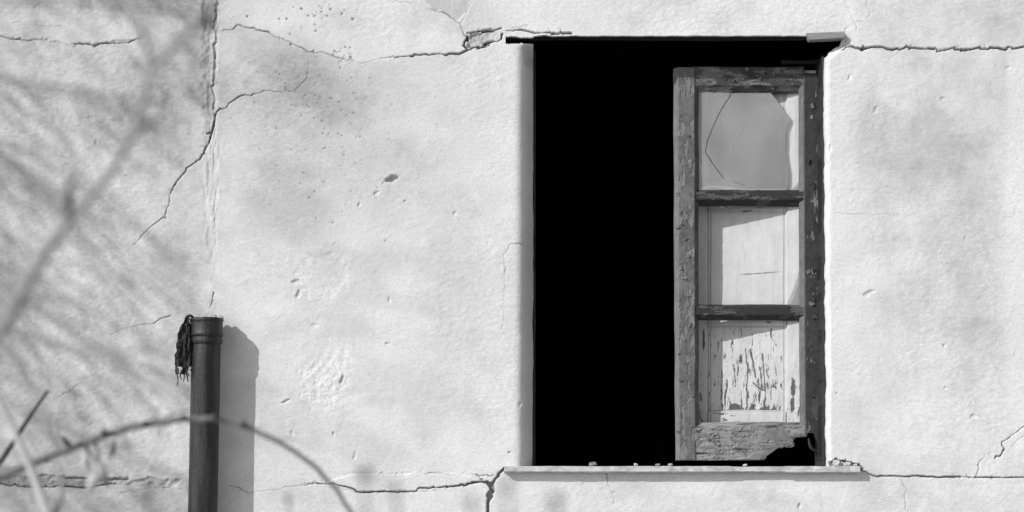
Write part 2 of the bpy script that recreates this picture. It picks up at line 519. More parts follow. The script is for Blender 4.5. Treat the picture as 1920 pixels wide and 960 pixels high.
# under the sill, right of it
crack([(1138, 888), (1140, 905), (1146, 926), (1152, 946)], 1.4, 0.6)
crack([(1614, 880), (1626, 887), (1640, 893), (1700, 893), (1760, 894), (1830, 895), (1920, 896), (1990, 897)], 1.8, 1.0, 0.012, 0.9)
crack([(1830, 895), (1836, 880), (1833, 870), (1845, 857), (1858, 848)], 1.0, 0.6, 0.007)
crack([(1866, 859), (1878, 853), (1883, 842), (1878, 833), (1900, 815), (1925, 797), (1960, 770)], 1.5, 0.8, 0.009, dirty=0.4)
crack([(1885, 850), (1905, 828), (1925, 812)], 0.6, 0.6, 0.005)
crack([(1680, 896), (1698, 905), (1700, 920), (1695, 932), (1702, 965)], 0.5, 0.7, 0.006)
crack([(1556, 868), (1570, 862), (1590, 866), (1612, 872), (1618, 880)], 2.0, 2.4, 0.016, 2.4)
crack([(1586, 862), (1580, 872)], 1.6, 1.2)
# right
crack([(1578, 93), (1590, 89), (1602, 89), (1616, 92), (1622, 91)], 1.0, 1.8, 0.014)
crack([(1616, 92), (1640, 90), (1660, 93), (1690, 92), (1700, 88), (1722, 91), (1752, 92)], 2.0, 1.6, 0.018, 1.5)
crack([(1756, 92), (1770, 93), (1782, 90), (1810, 93), (1840, 91), (1860, 92), (1888, 93)], 1.2, 1.8, 0.016, 1.5)
crack([(1886, 93), (1894, 89), (1902, 92), (1920, 88), (1990, 90)], 1.6, 2.0, 0.016)
crack([(1613, 91), (1617, 85), (1622, 91)], 1.2, 1.2, 0.012)
crack([(1565, 398), (1600, 402), (1630, 400), (1690, 404)], 0.5, 0.4, 0.005)
crack([(998, 461), (975, 456), (955, 460), (945, 475), (946, 500), (948, 530), (945, 560), (945, 600), (940, 617)], 0.8, 0.5, 0.006)
crack([(1582, 66), (1588, 52), (1602, 42), (1590, 22), (1580, 0)], 0.7, 0.5, 0.006)
crack([(1602, 42), (1622, 40), (1632, 28), (1624, 10), (1630, -10)], 0.5, 0.5, 0.006)
crack([(1602, 42), (1606, 58)], 0.5)
crack([(1560, 690), (1600, 696)], 0.35, 0.3, 0.003)
# pits and chips
def pit(x, y, rx, ry, ang, depth, dirty=0.35):
    if not (rx == 14 and ry == 6): depth *= 0.55; dirty *= 0.45
    sl = near([(x, y)], max(rx, ry) * 2 + 5)
    a = math.radians(ang)
    u = (GX[sl] - x) * math.cos(a) + (GY[sl] - y) * math.sin(a)
    v = -(GX[sl] - x) * math.sin(a) + (GY[sl] - y) * math.cos(a)
    wob = 1 + 0.9 * (fbm(GX[sl] / 5, GY[sl] / 5, 2, 77) - 0.5)
    r = np.hypot(u / rx, v / ry) * wob
    f = sst(1.1, 0.5, r)
    carve[sl] = np.maximum(carve[sl], f * depth); dirt_shade[sl] = np.maximum(dirt_shade[sl], f * dirty)
for a in [(735, 335, 14, 6, -25, 0.016, .25), (706, 362, 6, 4, -40, 0.007, .1), (673, 384, 3, 5, 20, 0.006, .2), (760, 377, 4, 2, -20, 0.006, .2),
          (625, 418, 3, 2, 0, .005, .3), (853, 400, 4, 6, 30, .005, .05), (915, 455, 4, 3, 0, .004, .1), (641, 712, 4, 12, 14, .012, .3),
          (535, 753, 9, 3, -25, .008, .3), (625, 812, 3, 5, -20, .007, .3), (548, 812, 3, 7, 0, .005, .05), (728, 644, 7, 2, -5, .006, .3),
          (556, 528, 9, 5, 10, .009, .1), (560, 552, 5, 9, 20, .009, .1), (955, 848, 3, 2, 0, .01, .7), (730, 562, 3, 6, 0, .006, .05),
          (665, 855, 3, 9, 20, .005, .05), (590, 610, 8, 4, 0, .004, .0), (1630, 548, 12, 4, -20, .006, .2), (1625, 552, 6, 4, 0, .006, .1),
          (1557, 278, 3, 9, 10, .006, .1), (1770, 648, 3, 3, 0, .006, .3), (1772, 727, 3, 3, 0, .005, .1), (1825, 780, 7, 4, 0, .006, .2),
          (1568, 738, 3, 3, 0, .005, .4), (1499, 948, 4, 7, 10, .009, .3), (170, 222, 7, 6, 0, .006, .15), (180, 265, 3, 7, 10, .005, .1),
          (230, 195, 3, 3, 0, .005, .3), (236, 330, 2, 2, 0, .004, .4), (975, 758, 4, 6, 20, .005, .1), (1593, 145, 3, 6, 10, .005, .1),
          (1767, 185, 5, 4, 0, .005, .2), (1642, 205, 4, 9, 20, .005, .05), (1890, 127, 5, 4, -30, .004, .1)]:
    pit(*a)
for a in crumbs: pit(*a)
rs = np.random.RandomState(4)
for k in range(45):            # tiny pinholes and blemishes
    pit(rs.uniform(0, 1920), rs.uniform(0, 960), rs.uniform(1.0, 2.6), rs.uniform(1.0, 4.5), rs.uniform(0, 180), rs.uniform(.001, .0035), rs.uniform(0, .2))
# spots of dark mould in the upper middle
def spot(x, y, r, s):
    sl = near([(x, y)], r * 2 + 4)
    d = np.hypot(GX[sl] - x, (GY[sl] - y) * 1.1) * (0.7 + 0.6 * vn(GX[sl] / 3, GY[sl] / 3, 91))
    f = sst(r + 0.9, max(r - 0.9, 0), d) * s
    stain[sl] = np.maximum(stain[sl], f)
    carve[sl] = np.maximum(carve[sl], f * 0.0025)
for k in range(30): spot(rs.normal(590, 24), rs.normal(22, 13), rs.uniform(0.8, 2.2), rs.uniform(.4, .9))
for k in range(26): spot(rs.normal(642, 12), rs.normal(104, 13), rs.uniform(0.7, 2.0), rs.uniform(.3, .8))
for (x, y, r) in [(662, 36, 3.6), (620, 18, 3.6), (538, 36, 3.0), (641, 27, 2.4), (566, 17, 3.2), (628, 96, 3.0), (648, 88, 2.6), (658, 108, 3.4), (464, 31, 2.6), (524, 36, 2)]: spot(x, y, r * .8, 0.9)
for k in range(90): spot(rs.normal(590, 70), rs.normal(185, 60), rs.uniform(0.9, 2.4), rs.uniform(.25, .7))
for k in range(45): spot(rs.normal(600, 70), rs.normal(330, 60), rs.uniform(0.9, 2.2), rs.uniform(.2, .6))
# plaster layers
layer([(-60, 10), (0, 12), (130, 8), (165, 22), (250, 26), (262, 70), (200, 80), (135, 82), (80, 74), (0, 68), (-60, 64)], -0.0035, 2, 2, 11)
layer([(878, 68), (905, 60), (940, 55), (942, 72), (934, 78), (905, 84), (885, 92), (873, 88)], 0.011, 1.5, 1.5, 12, 0.45, 0.010)
layer([(785, -30), (800, 14), (830, 22), (850, 35), (864, 44), (876, 22), (888, -30)], 0.003, 1.5, 2, 13, 0.22)
layer([(560, 500), (585, 475), (640, 480), (665, 510), (640, 540), (622, 565), (585, 560), (565, 545)], 0.0016, 5, 4, 14, -0.1, 0.002)
layer([(560, 690), (600, 670), (640, 665), (660, 690), (655, 730), (630, 760), (590, 765), (560, 740)], 0.0012, 8, 7, 15, -0.14, 0.0055)
layer([(-60, 890), (120, 893), (240, 896), (345, 900), (345, 917), (220, 910), (100, 914), (-60, 906)], 0.006, 2.0, 1.8, 16, 0.26, 0.012)
layer([(660, 889), (770, 887), (890, 889), (905, 902), (860, 911), (780, 921), (668, 922), (600, 908)], -0.003, 1.5, 2, 17)
layer([(1548, 79), (1586, 74), (1592, 87), (1580, 92), (1566, 96), (1556, 104), (1548, 110), (1540, 110), (1540, 79)], 0.016, 0.8, 5, 18, 0.0, 0.004)
layer([(983, 85), (997, 85), (1003, 120), (990, 126), (983, 118)], 0.005, 1.5, 2, 19, 0.4, 0.012)
layer([(378, -30), (408, -30), (405, 120), (404, 205), (396, 250), (384, 280), (380, 150)], 0.003, 2.5, 4, 20, 0.16, 0.006)
# left of the seam the plaster stands a little back
H += 0.003 * sst(416, 372, GX + 3 * (fbm(GX / 20, GY / 20, 2, 44) - .5)) * fine
# above the long crack the upper coat stands a little proud on the right
yl = np.interp(GX[0], [1578, 1620, 1760, 1990], [92, 91, 92, 89])[None, :]
H -= 0.004 * sst(2, -2, GY - yl) * sst(1585, 1610, GX) * fine

sb = sst(24, 4, abs(GX - 396 - 8 * (fbm(GX / 40, GY / 40, 2, 47) - .5))) * sst(560, 380, GY)
H += sb * (fbm(GX / 7, GY / 24, 3, 46) - 0.5) * 0.007 * fine
# --- stains with a shape of their own (colour of the plaster itself)
def blob(x, y, rx, ry, s, seed=0, wob=0.9):
    sl = near([(x - rx * 1.7, y - ry * 1.7), (x + rx * 1.7, y + ry * 1.7)], 2)
    r = np.hypot((GX[sl] - x) / rx, (GY[sl] - y) / ry)
    r = r + wob * (fbm(GX[sl] / 90, GY[sl] / 90, 4, 200 + seed) - 0.5)
    out = np.zeros_like(H); out[sl] = s * sst(1.25, 0.2, r)
    return out
n1 = fbm(GX / 170, GY / 130, 5, 50, 0.58)
n2 = fbm(GX / 60, GY / 45, 4, 58, 0.6)
wash = sst(0.46, 0.72, n1) * 0.16 + sst(0.5, 0.75, n2) * 0.06
n3 = fbm(GX / 26, GY / 90, 4, 66, 0.6)      # rain streaks
n4 = fbm(GX / 22, GY / 16, 3, 68, 0.6)      # fine blotches
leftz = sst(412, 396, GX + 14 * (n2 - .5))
rightz = sst(1590, 1680, GX)
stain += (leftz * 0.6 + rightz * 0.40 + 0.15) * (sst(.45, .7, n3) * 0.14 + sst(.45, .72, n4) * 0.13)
stain += wash * 1.35 + 0.16 * sb * sst(.4, .65, fbm(GX / 6, GY / 60, 3, 48))
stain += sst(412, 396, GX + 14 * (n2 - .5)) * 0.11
cy2 = np.interp(GX[0], [400, 445, 505, 560, 640, 680, 770, 860, 910, 1000], [55, 48, 61, 90, 110, 118, 105, 102, 86, 84])[None, :]
stain += 0.17 * sst(-3, 4, GY - cy2 + 8 * (n2 - .5)) * sst(430, 130, GY) * sst(405, 415, GX) * sst(1000, 800, GX)
stain += 0.10 * sst(700, 300, GY) * sst(405, 415, GX) * sst(760, 520, GX)
stain += 0.22 * sst(24, 14, GY - 6 * (n2 - .5) + np.interp(GX, [0, 130, 260, 400], [4, 6, -6, -20])) * sst(400, 340, GX)
for a in [(285, 190, 130, 150, .34, 1), (330, 330, 90, 170, .20, 2), (100, 250, 160, 160, .10, 3), (570, 200, 190, 100, .22, 4), (640, 330, 190, 120, .12, 5), (560, 150, 70, 50, .12, 6),
          (790, 290, 90, 50, .10, 7), (1750, 260, 180, 130, .15, 8), (1820, 400, 90, 230, .30, 9), (1690, 590, 180, 90, .16, 10), (1830, 650, 70, 120, .18, 11),
          (1700, 160, 200, 90, .05, 12), (1900, 20, 90, 60, .26, 13), (1760, 30, 190, 50, .14, 14), (200, 10, 260, 30, .26, 15), (330, 40, 100, 80, .16, 16),
          (150, 930, 240, 60, .14, 17), (700, 400, 260, 200, .06, 18), (930, 30, 80, 60, .05, 19), (1340, 950, 300, 60, .10, 20), (1850, 640, 60, 60, .14, 21), (380, 60, 40, 120, .16, 22)]:
    stain += blob(*a)
# the pale strip down the far right and the pale rim round the window
stain *= 1 - 0.8 * sst(1880, 1896, GX + 8 * (n2 - .5)) * sst(60, 130, GY) * sst(760, 650, GY)
stain *= 1 - 0.7 * sst(1625, 1575, GX) * (GX > 1540)
stain *= 1 - 0.5 * sst(860, 960, GX) * (GX < 1010)
stain -= 0.25 * blob(1290, 915, 36, 20, 1, 23) + 0.25 * blob(1490, 918, 50, 24, 1, 24)
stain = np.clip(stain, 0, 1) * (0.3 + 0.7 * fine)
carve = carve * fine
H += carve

# --- window opening: rounded arrises, then the reveal
inY = (GY > 80) & (GY < OPY1 + 4)
e = OPX0 - GX + 0.0
R = 42.0
top_f = sst(80, 96, GY)
m = (e >= -0.01) & (e < R) & inY
sg = np.linspace(0, R, 80); slope = 5.0 * (sg / R) ** 2.4
cum_ = np.cumsum(slope) * (sg[1] - sg[0])
prof = np.where(m, np.interp(R - np.clip(e, 0, R), sg, cum_), 0) * S
H += (prof * top_f * (0.85 + 0.3 * fbm(GX / 30, GY / 60, 2, 71))).astype(np.float32)
e = GX - OPX1; R = 10.0
m = (e >= -0.01) & (e < R) & inY
prof = np.where(m, R - np.sqrt(np.clip(R * R - (R - np.clip(e, 0, R)) ** 2, 0, None)), 0) * S
H += prof.astype(np.float32)
# wavering arris lines
wx = np.zeros_like(H); wy = np.zeros_like(H)
fl = sst(40, 0, abs(GX - OPX0)) * sst(60, 100, GY) * sst(900, 870, GY)
wx += fl * ((fbm(GX * 0 + 3, GY / 60, 3, 81) - 0.5) * 3.2 - 1.5 * sst(200, 800, GY) + 1)
fr = sst(40, 0, abs(GX - OPX1)) * sst(60, 100, GY)
wx += fr * ((fbm(GX * 0 + 7, GY / 30, 3, 83) - 0.5) * 5 + np.interp(GY, [100, 870], [-2, 3]))
ft = sst(14, 0, abs(GY - OPY0))
wy += ft * (fbm(GX / 14, GY * 0 + 2, 3, 85) - 0.5) * (1.5 + 3.5 * sst(1085, 1060, GX))
keep_c = lambda a: 0.25 * (a[:-1, :-1] + a[1:, :-1] + a[:-1, 1:] + a[1:, 1:])
cx, cy = keep_c(GX), keep_c(GY)
hole = ((cx > OPX0) & (cx < OPX1) & (cy > OPY0) & (cy < OPY1)) | ((cx > 948) & (cx <= OPX0) & (cy > 69) & (cy < 82 + 3 * (fbm(cx / 9, cy * 0, 2, 87) - .5)))
Xw = PX(GX + wx); Zw = PZ(GY + wy)
back_d = np.where(GY < 84, 0.014, np.where(GX > 1400, 0.036, 0.25))
hole |= in_poly(cx, cy, jag([(1540, 68), (1580, 68), (1581, 82), (1568, 88), (1558, 95), (1550, 107), (1540, 108), (1540, 68)], .5, 5, 6))
wall = slab('wall', Xw[::-1], H[::-1].astype(float), Zw[::-1], ~hole[::-1], back_d[::-1], M_PLASTER, house,
            {'stain': stain[::-1], 'dirt_shade': np.clip(dirt_shade * fine, 0, 1)[::-1]}, closed=False)

# dark room behind the opening
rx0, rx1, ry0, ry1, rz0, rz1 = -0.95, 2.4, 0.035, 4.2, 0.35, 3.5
def quad(name, vs_, mat, parent):
    me = bpy.data.meshes.new(name); me.from_pydata(vs_, [], [(0, 1, 2, 3)]); me.update()
    return link(name, me, mat, parent)
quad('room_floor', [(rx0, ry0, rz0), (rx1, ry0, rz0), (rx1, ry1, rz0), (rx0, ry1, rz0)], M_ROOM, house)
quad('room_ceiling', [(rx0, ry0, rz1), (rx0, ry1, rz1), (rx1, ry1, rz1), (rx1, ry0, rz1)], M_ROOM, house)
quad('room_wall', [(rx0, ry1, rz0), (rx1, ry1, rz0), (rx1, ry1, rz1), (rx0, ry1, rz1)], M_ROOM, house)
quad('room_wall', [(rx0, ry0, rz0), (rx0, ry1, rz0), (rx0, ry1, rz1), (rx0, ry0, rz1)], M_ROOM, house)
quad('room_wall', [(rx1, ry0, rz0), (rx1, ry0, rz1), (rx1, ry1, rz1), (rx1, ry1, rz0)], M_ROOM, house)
# lintel beam of dark wood, set back behind the plaster edge
box_mesh('lintel', PX(930), PX(1610), 0.022, 0.05, PZ(69.5), PZ(-10), M_LINTEL, house, jitter=0.0015, seed=2)

# ------------------------------------------------------------------ relief boards for joinery
def board(name, x0, x1, y0, y1, d, thick, mat, parent, seed, chamfer=(0, 0, 0, 0), cham_d=0.020, paint_amt=0.5, vertical=True, hole=None,
          skew=(0, 0, 0, 0), res=1.25, flake=0.0013, to_local=None, dirt_shade_fn=None, paint_fn=None, wear=0.6, cham_soft=1.0):
    """x0..y1 apparent photograph pixels at depth d; chamfer = widths in px (left,right,top,bottom); skew = px offsets of x at (top-left, top-right, bottom-left, bottom-right)"""
    nx = max(4, int((x1 - x0) / res) + 1); ny = max(4, int((y1 - y0) / res) + 1)
    bx = np.linspace(x0, x1, nx); by = np.linspace(y1, y0, ny)
    X, Y = np.meshgrid(bx, by)
    cl, cr, ct, cb = chamfer
    f = np.zeros_like(X)
    if cl: f = np.maximum(f, np.clip(1 - (X - x0) / cl, 0, 1))
    if cr: f = np.maximum(f, np.clip(1 - (x1 - X) / cr, 0, 1))
    if ct: f = np.maximum(f, np.clip(1 - (Y - y0) / ct, 0, 1))
    if cb: f = np.maximum(f, np.clip(1 - (y1 - Y) / cb, 0, 1))
    # moulding: a small quirk, then the slope
    h = cham_d * (0.25 * sst(0.0, 0.12, f) + 0.75 * f)
    a, b = (9.0, 34.0) if vertical else (34.0, 9.0)
    pm = fbm(X / a, Y / b, 4, seed, 0.6)
    th = 1 - paint_amt
    lo = np.quantile(pm, th)
    paint = sst(lo - 0.012, lo + 0.012, pm)
    if paint_fn is not None: paint = np.clip(paint_fn(X, Y, paint), 0, 1)
    curl = np.exp(-((pm - lo) / 0.018) ** 2)
    h = h - paint * flake - curl * flake * 1.3
    gx = (X / 2.2, Y / 60) if vertical else (X / 60, Y / 2.2)
    h = h + (fbm(gx[0], gx[1], 2, seed + 9) - 0.5) * 0.0016 * (1 - 0.7 * paint)
    h = h + (fbm(X / 40, Y / 40, 2, seed + 13) - 0.5) * 0.003
    # worn edges
    ed = np.minimum(np.minimum(X - x0, x1 - X), np.minimum(Y - y0, y1 - Y))
    h = h + sst(2.2, 0, ed) * 0.0025
    u = (X - x0) / (x1 - x0); v = (Y - y0) / (y1 - y0)
    X2 = X + (skew[0] * (1 - u) + skew[1] * u) * (1 - v) + (skew[2] * (1 - u) + skew[3] * u) * v
    wob = (fbm(Y / 60, X * 0, 2, seed + 21) - .5) * 1.6 * (abs(u - .5) * 2)
    Y2 = Y
    if vertical: X2 = X2 + wob
    else: Y2 = Y + (fbm(X / 60, Y * 0, 2, seed + 23) - .5) * 1.6 * (abs(v - .5) * 2)
    keep = np.ones((ny - 1, nx - 1), bool)
    if hole is not None:
        keep &= ~hole(keep_c(X), keep_c(Y))
    dr = np.zeros_like(X) if dirt_shade_fn is None else np.clip(dirt_shade_fn(X, Y), 0, 1)
    if to_local is None:
        return slab(name, PX(X2, d), d + h, PZ(Y2, d), keep, d + thick, mat, parent, {'paint': paint, 'dirt_shade': dr})
    lx, lz = to_local(X2, Y2)
    return slab(name, lx, h, lz, keep, thick, mat, parent, {'paint': paint, 'dirt_shade': dr})

# ------------------------------------------------------------------ fixed window frame
DS = 0.1225                           # sash face behind wall face
frame = empty('window_frame', P(1275, 874, 0.15))
tag(frame, 'dark rotten fixed wooden frame lining the window hole', 'window frame')
board('frame_post', 1542, 1560, 104, 876, 0.034, 0.15, M_FRAME, frame, 301, paint_amt=0.7, res=1.5)
board('frame_post', 992, 1004, 92, 876, 0.150, 0.06, M_FRAME, frame, 302, paint_amt=0.7, res=1.6)
board('frame_head', 1466, 1546, 112, 120, 0.190, 0.03, M_FRAME, frame, 303, paint_amt=0.5, vertical=False)

# ------------------------------------------------------------------ casement sash
sash = empty('casement_window', P(1543, 868, DS))
tag(sash, 'peeling three-pane wooden casement sash with cracked dusty glass and a rotten corner', 'window')
rot = jag([(1428, 872), (1436, 857), (1446, 848), (1455, 841), (1482, 838), (1489, 836), (1487, 826), (1492, 820), (1505, 818), (1511, 812), (1519, 814), (1527, 824), (1531, 836), (1541, 842), (1560, 842), (1560, 890), (1428, 890)], 1.3, 9, 4)
rot2 = jag([(1490, 812), (1507, 815), (1513, 812), (1520, 812), (1527, 824), (1532, 836), (1538, 838), (1543, 830), (1545, 838), (1560, 838), (1560, 890), (1490, 890)], 1.0, 10, 4)
cut = lambda x, y: in_poly(x, y, rot)
cut2 = lambda x, y: in_poly(x, y, rot2)
st_l = board('stile', 1264, 1311, 126, 863, DS, 0.040, M_STILE, sash, 311, (6, 9, 0, 0), paint_amt=0.74, paint_fn=lambda x, y, p: p * sst(1269, 1272, x), skew=(0, 0, 4, 1), flake=0.0018,  # outer left edge given the paler bare colour to look sunlit
      dirt_shade_fn=lambda x, y: sst(1300, 1306, x) * 0.45 * (0.4 + fbm(x / 8, y / 30, 3, 5)))  # shade of the inner chamfer, facing away from the sun, put into its colour
st_r = board('stile', 1498.5, 1545, 137, 878, DS - 0.001, 0.017, M_STILE_DARK, sash, 312, (9, 3, 0, 0), cham_d=0.013, paint_amt=0.965, hole=cut2, skew=(0, 0, 3, 5), flake=0.0014,
      paint_fn=lambda x, y, p: p * np.maximum(sst(1505, 1508, x), 0.25) * (1 - .3 * sst(715, 790, y) * sst(.35, .6, fbm(x / 14, y / 40, 2, 3))))  # inner chamfer coloured paler as sunlit; paint also thins towards the foot
ra_t = board('rail', 1300, 1508, 125, 172, DS + 0.003, 0.034, M_RAIL, sash, 313, (0, 0, 0, 12), paint_amt=0.55, vertical=False, flake=0.0018,
      dirt_shade_fn=lambda x, y: sst(0.55, 0.75, fbm(x / 40, y / 16, 3, 6)) * 0.7 * sst(1380, 1420, x))
board('muntin', 1300, 1508, 354, 385, DS + 0.004, 0.022, M_MUNTIN, sash, 314, (0, 0, 5, 10), paint_amt=0.75, vertical=False, flake=0.0016)
board('muntin', 1301, 1511, 570, 600, DS + 0.004, 0.022, M_MUNTIN, sash, 315, (0, 0, 5, 9), paint_amt=0.75, vertical=False, flake=0.0016)
ra_b = board('rail', 1301, 1514, 791, 863, DS + 0.003, 0.034, M_BOTTOM, sash, 316, (0, 0, 8, 0), paint_amt=0.55, vertical=False, hole=cut, flake=0.0024,
      dirt_shade_fn=lambda x, y: np.maximum(sst(0.60, 0.78, fbm(x / 45, y / 5, 3, 8)) * 0.8, sst(16, 0, poly_dist(x, y, rot)) * 0.6 * fbm(x / 10, y / 10, 3, 15)))
# splinters left at the rotten corner
tube('splinter', spline([P(1516, 822, DS + .006), P(1520, 838, DS + .004), P(1530, 846, DS + .01), P(1544, 848, DS + .01)], 10), [0.003, 0.006, 0.004, 0.002], M_FRAME, sash, 6)
# loose paint flakes standing off the wood, one curled plate each
def flake_plate(x, y, w, h, ang, lift, d, mat, parent, seed):
    rs_ = np.random.RandomState(seed)
    n = 4
    u, v = np.meshgrid(np.linspace(-.5, .5, n), np.linspace(-.5, .5, n))
    r = 1 + 0.35 * (rs_.rand(n, n) - .5)
    px = u * w * r; py = v * h * r
    ca, sa = math.cos(ang), math.sin(ang)
    X = x + px * ca - py * sa; Y = y + px * sa + py * ca
    yy = d - 0.0025 - lift * (u + .5) ** 2
    V = np.stack([PX(X, d).ravel(), yy.ravel(), PZ(Y, d).ravel()], 1)
    q = [(j * n + i, (j + 1) * n + i, (j + 1) * n + i + 1, j * n + i + 1) for j in range(n - 1) for i in range(n - 1)]
    me = raw_mesh('paint_flake', V, q, np.ones(len(q), bool), {'paint': np.ones(len(V)), 'dirt_shade': np.zeros(len(V))})
    return link('paint_flake', me, mat, parent)
M_FLAKE = mat_wood('pale_paint_flake', 0.17, 0.2)
rs = np.random.RandomState(21)
k = 0
for (cnt, xa, xb, ya, yb, dd, mats, host) in ((30, 1270, 1298, 160, 850, DS, (M_STILE, M_STILE, M_FLAKE), st_l), (30, 1514, 1541, 160, 800, DS - .001, (M_STILE_DARK, M_STILE_DARK, M_STILE), st_r),
                                        (12, 1310, 1500, 130, 152, DS + .003, (M_RAIL, M_STILE), ra_t), (20, 1308, 1440, 805, 855, DS + .003, (M_BOTTOM, M_BOTTOM, M_FLAKE), ra_b)):
    for i in range(cnt):
        k += 1
        flake_plate(rs.uniform(xa, xb), rs.uniform(ya, yb), rs.uniform(2, 6), rs.uniform(3, 9), rs.uniform(0, 6.28), rs.uniform(.002, .007), dd, mats[rs.randint(len(mats))], host, k)

# glass: what is left of it
DG = DS + 0.0225
def pane(name, outline, mat, parent, amp=0.4, cracks=(), scratches=(), res=1.0, seed=1):
    q = np.array(outline, float)
    x0, y0 = q.min(0); x1, y1 = q.max(0)
    X, Y = np.meshgrid(np.arange(x0, x1 + res, res), np.arange(y1, y0 - res, -res))
    cxx, cyy = keep_c(X), keep_c(Y)
    keep = in_poly(cxx, cyy, q)
    for (c, w) in cracks:
        keep &= poly_dist(cxx, cyy, jag(c, 0.4, seed, 8), False) > w
    sc = np.zeros_like(X)
    for (c, w, s) in scratches:
        sc = np.maximum(sc, s * sst(w, 0, poly_dist(X, Y, jag(c, 0.3, seed + 1, 8), False)))
    return slab(name, PX(X, DG), np.full(X.shape, DG), PZ(Y, DG), keep, DG + 0.0025, mat, parent, {'scratch': sc})
brk = [(1446, 166), (1456, 180), (1463, 189), (1470, 200), (1480, 212), (1487, 221), (1487, 226), (1482, 238), (1479, 246), (1479, 262), (1478, 280), (1481, 300), (1484, 322), (1484, 340), (1481, 352), (1479, 360)]
brk = [(x - 6, y) for x, y in brk]
pane('glass_pane', [(1304, 166)] + brk + [(1304, 360)], M_GLASS, sash,
     cracks=[([(1374, 170), (1350, 210), (1335, 242), (1325, 266), (1322, 282), (1326, 292), (1336, 306), (1347, 322), (1357, 334)], 0.8), ([(1374, 341), (1385, 343), (1397, 348)], 0.55)],
     scratches=[([(1396, 220), (1383, 248), (1371, 272), (1365, 294)], 1.6, .2), ([(1306, 358), (1330, 350), (1400, 357), (1480, 356)], 4, .5)])
pane('glass_shard', [(1479, 360), (1488, 352), (1502, 336), (1503, 360)], M_GLASS_CLEAR, sash, scratches=[([(1480, 358), (1502, 337)], 1.5, .7)])
pane('glass_shard', [(1474, 574), (1482, 556), (1490, 536), (1497, 512), (1503, 502), (1503, 574)], M_GLASS_CLEAR, sash, scratches=[([(1484, 554), (1490, 562)], 1, .5)])

# ------------------------------------------------------------------ inner shutter, hinged on the right and standing a little ajar
HX, HD = PX(1530, 0.142), 0.142       # hinge
ANG = math.radians(-12.0)             # swings inwards on its left edge
shut = empty('window_shutter', (float(HX), HD, float(PZ(868, HD))), 0)
shut['_world'] = False
shut.rotation_euler = (0, 0, ANG)
tag(shut, 'inner white panelled wooden shutter behind the sash, paint peeling at its foot', 'shutter')
ca, sa = math.cos(ANG), math.sin(ANG)
def to_shut(d_off):
    """apparent pixel -> local (x,z) on the shutter plane offset d_off behind its face"""
    def f(X, Y):
        # ray from the camera through the pixel, in world space
        dx = (X - 960) * S / DIST; dz = (CY - Y) * S / DIST
        # plane: points hinge + u*(ca,sa) + d_off*(-sa,ca)
        ox, oy = HX - sa * d_off, HD + ca * d_off
        # ray: x = t*dx, y = t-DIST
        t = (ca * (oy + DIST) - sa * ox) / (ca - sa * dx)
        x = t * dx; y = t - DIST
        u = (x - ox) * ca + (y - oy) * sa
        return u, CAMZ + t * dz - shut.location[2]
    return f
del shut['_world']
def sboard(name, *a, off=0.0, **k):
    o = board(name, *a, to_local=to_shut(off), **k)
    o.location = (0, off, 0)
    return o
TS = 0.028
def peel(x, y, p):
    # paint lost in upright streaks, more towards the foot of the lowest panel
    st = fbm(x / 3.4, y / 24, 4, 900, 0.62)
    amt = sst(610, 775, y) * 0.052 + 0.018
    amt = amt * sst(1322, 1372, x) * sst(1474, 1450, x) + 0.01
    lost = sst(1 - amt * 1.25 - 0.27, 1 - amt * 1.25 - 0.25, st)
    base = jag([(1366, 771), (1370, 757), (1382, 756), (1394, 766), (1404, 771), (1410, 752), (1414, 764), (1420, 771), (1428, 764), (1440, 762), (1444, 770), (1452, 760), (1456, 771)], .6, 3, 4)
    lost = np.maximum(lost, in_poly(x, y, base) * 1.0)
    for c, w in (([(1406, 656), (1412, 676), (1417, 708)], 1.6), ([(1412, 718), (1424, 728), (1434, 733)], 1.6), ([(1430, 665), (1432, 690), (1434, 732)], 1.4)):
        lost = np.maximum(lost, sst(w + .6, w - .6, poly_dist(x, y, c, False) + 2 * (fbm(x / 4, y / 8, 2, 55) - .5)))
    return 1 - lost
def peel_mid(x, y, p):
    sc = sst(1.3, 0.3, poly_dist(x, y, [(1388, 515), (1420, 513), (1470, 509)], False)) * sst(1380, 1400, x) * sst(1475, 1440, x)
    return 1 - sc
def peel_stile(x, y, p):
    st = fbm(x / 4, y / 22, 4, 910, 0.6)
    lost = sst(0.70, 0.72, st) * sst(640, 760, y)
    for (ex, ey, ew, eh) in ((1487, 726, 4, 17), (1486, 758, 4, 14), (1319, 640, 2, 20)):
        lost = np.maximum(lost, sst(1.15, .85, np.hypot((x - ex) / ew, (y - ey) / eh) + .8 * (fbm(x / 4, y / 6, 2, 5) - .5)))
    return 1 - lost
def streak(x, y):
    j = np.zeros_like(x)
    for gx in (1327.5, 1332.5, 1469.5):
        j = np.maximum(j, 0.45 * sst(1.6, 0.4, abs(x - gx)))
    for gy in (397, 612, 771):
        j = np.maximum(j, 0.4 * sst(1.4, 0.4, abs(y - gy)) * (x > 1327) * (x < 1472))
    return j + 0.10 * sst(0.5, 0.8, fbm(x / 9, y / 70, 4, 930))
SW = dict(flake=0.0005, res=1.0, dirt_shade_fn=streak)
for (y0, y1, fn) in ((150, 376, None), (398, 588, peel_mid), (612, 770, peel)):
    sboard('panel', 1326, 1474, y0, y1, 0, 0.016, M_SHUTTER, shut, 400 + y0, off=0.010, paint_fn=fn or (lambda x, y, p: p * 0 + 1), **dict(SW, flake=0.0014 if fn is peel else 0.0004, res=0.8 if fn is peel else 1.2))
sboard('stile', 1286, 1331, 132, 806, 0, TS, M_SHUTTER, shut, 421, chamfer=(0, 6, 0, 0), cham_d=0.014, paint_fn=peel_stile, **SW)
sboard('stile', 1470, 1530, 132, 806, 0, TS, M_SHUTTER, shut, 422, chamfer=(6, 0, 0, 0), cham_d=0.014, paint_fn=peel_stile, **SW)
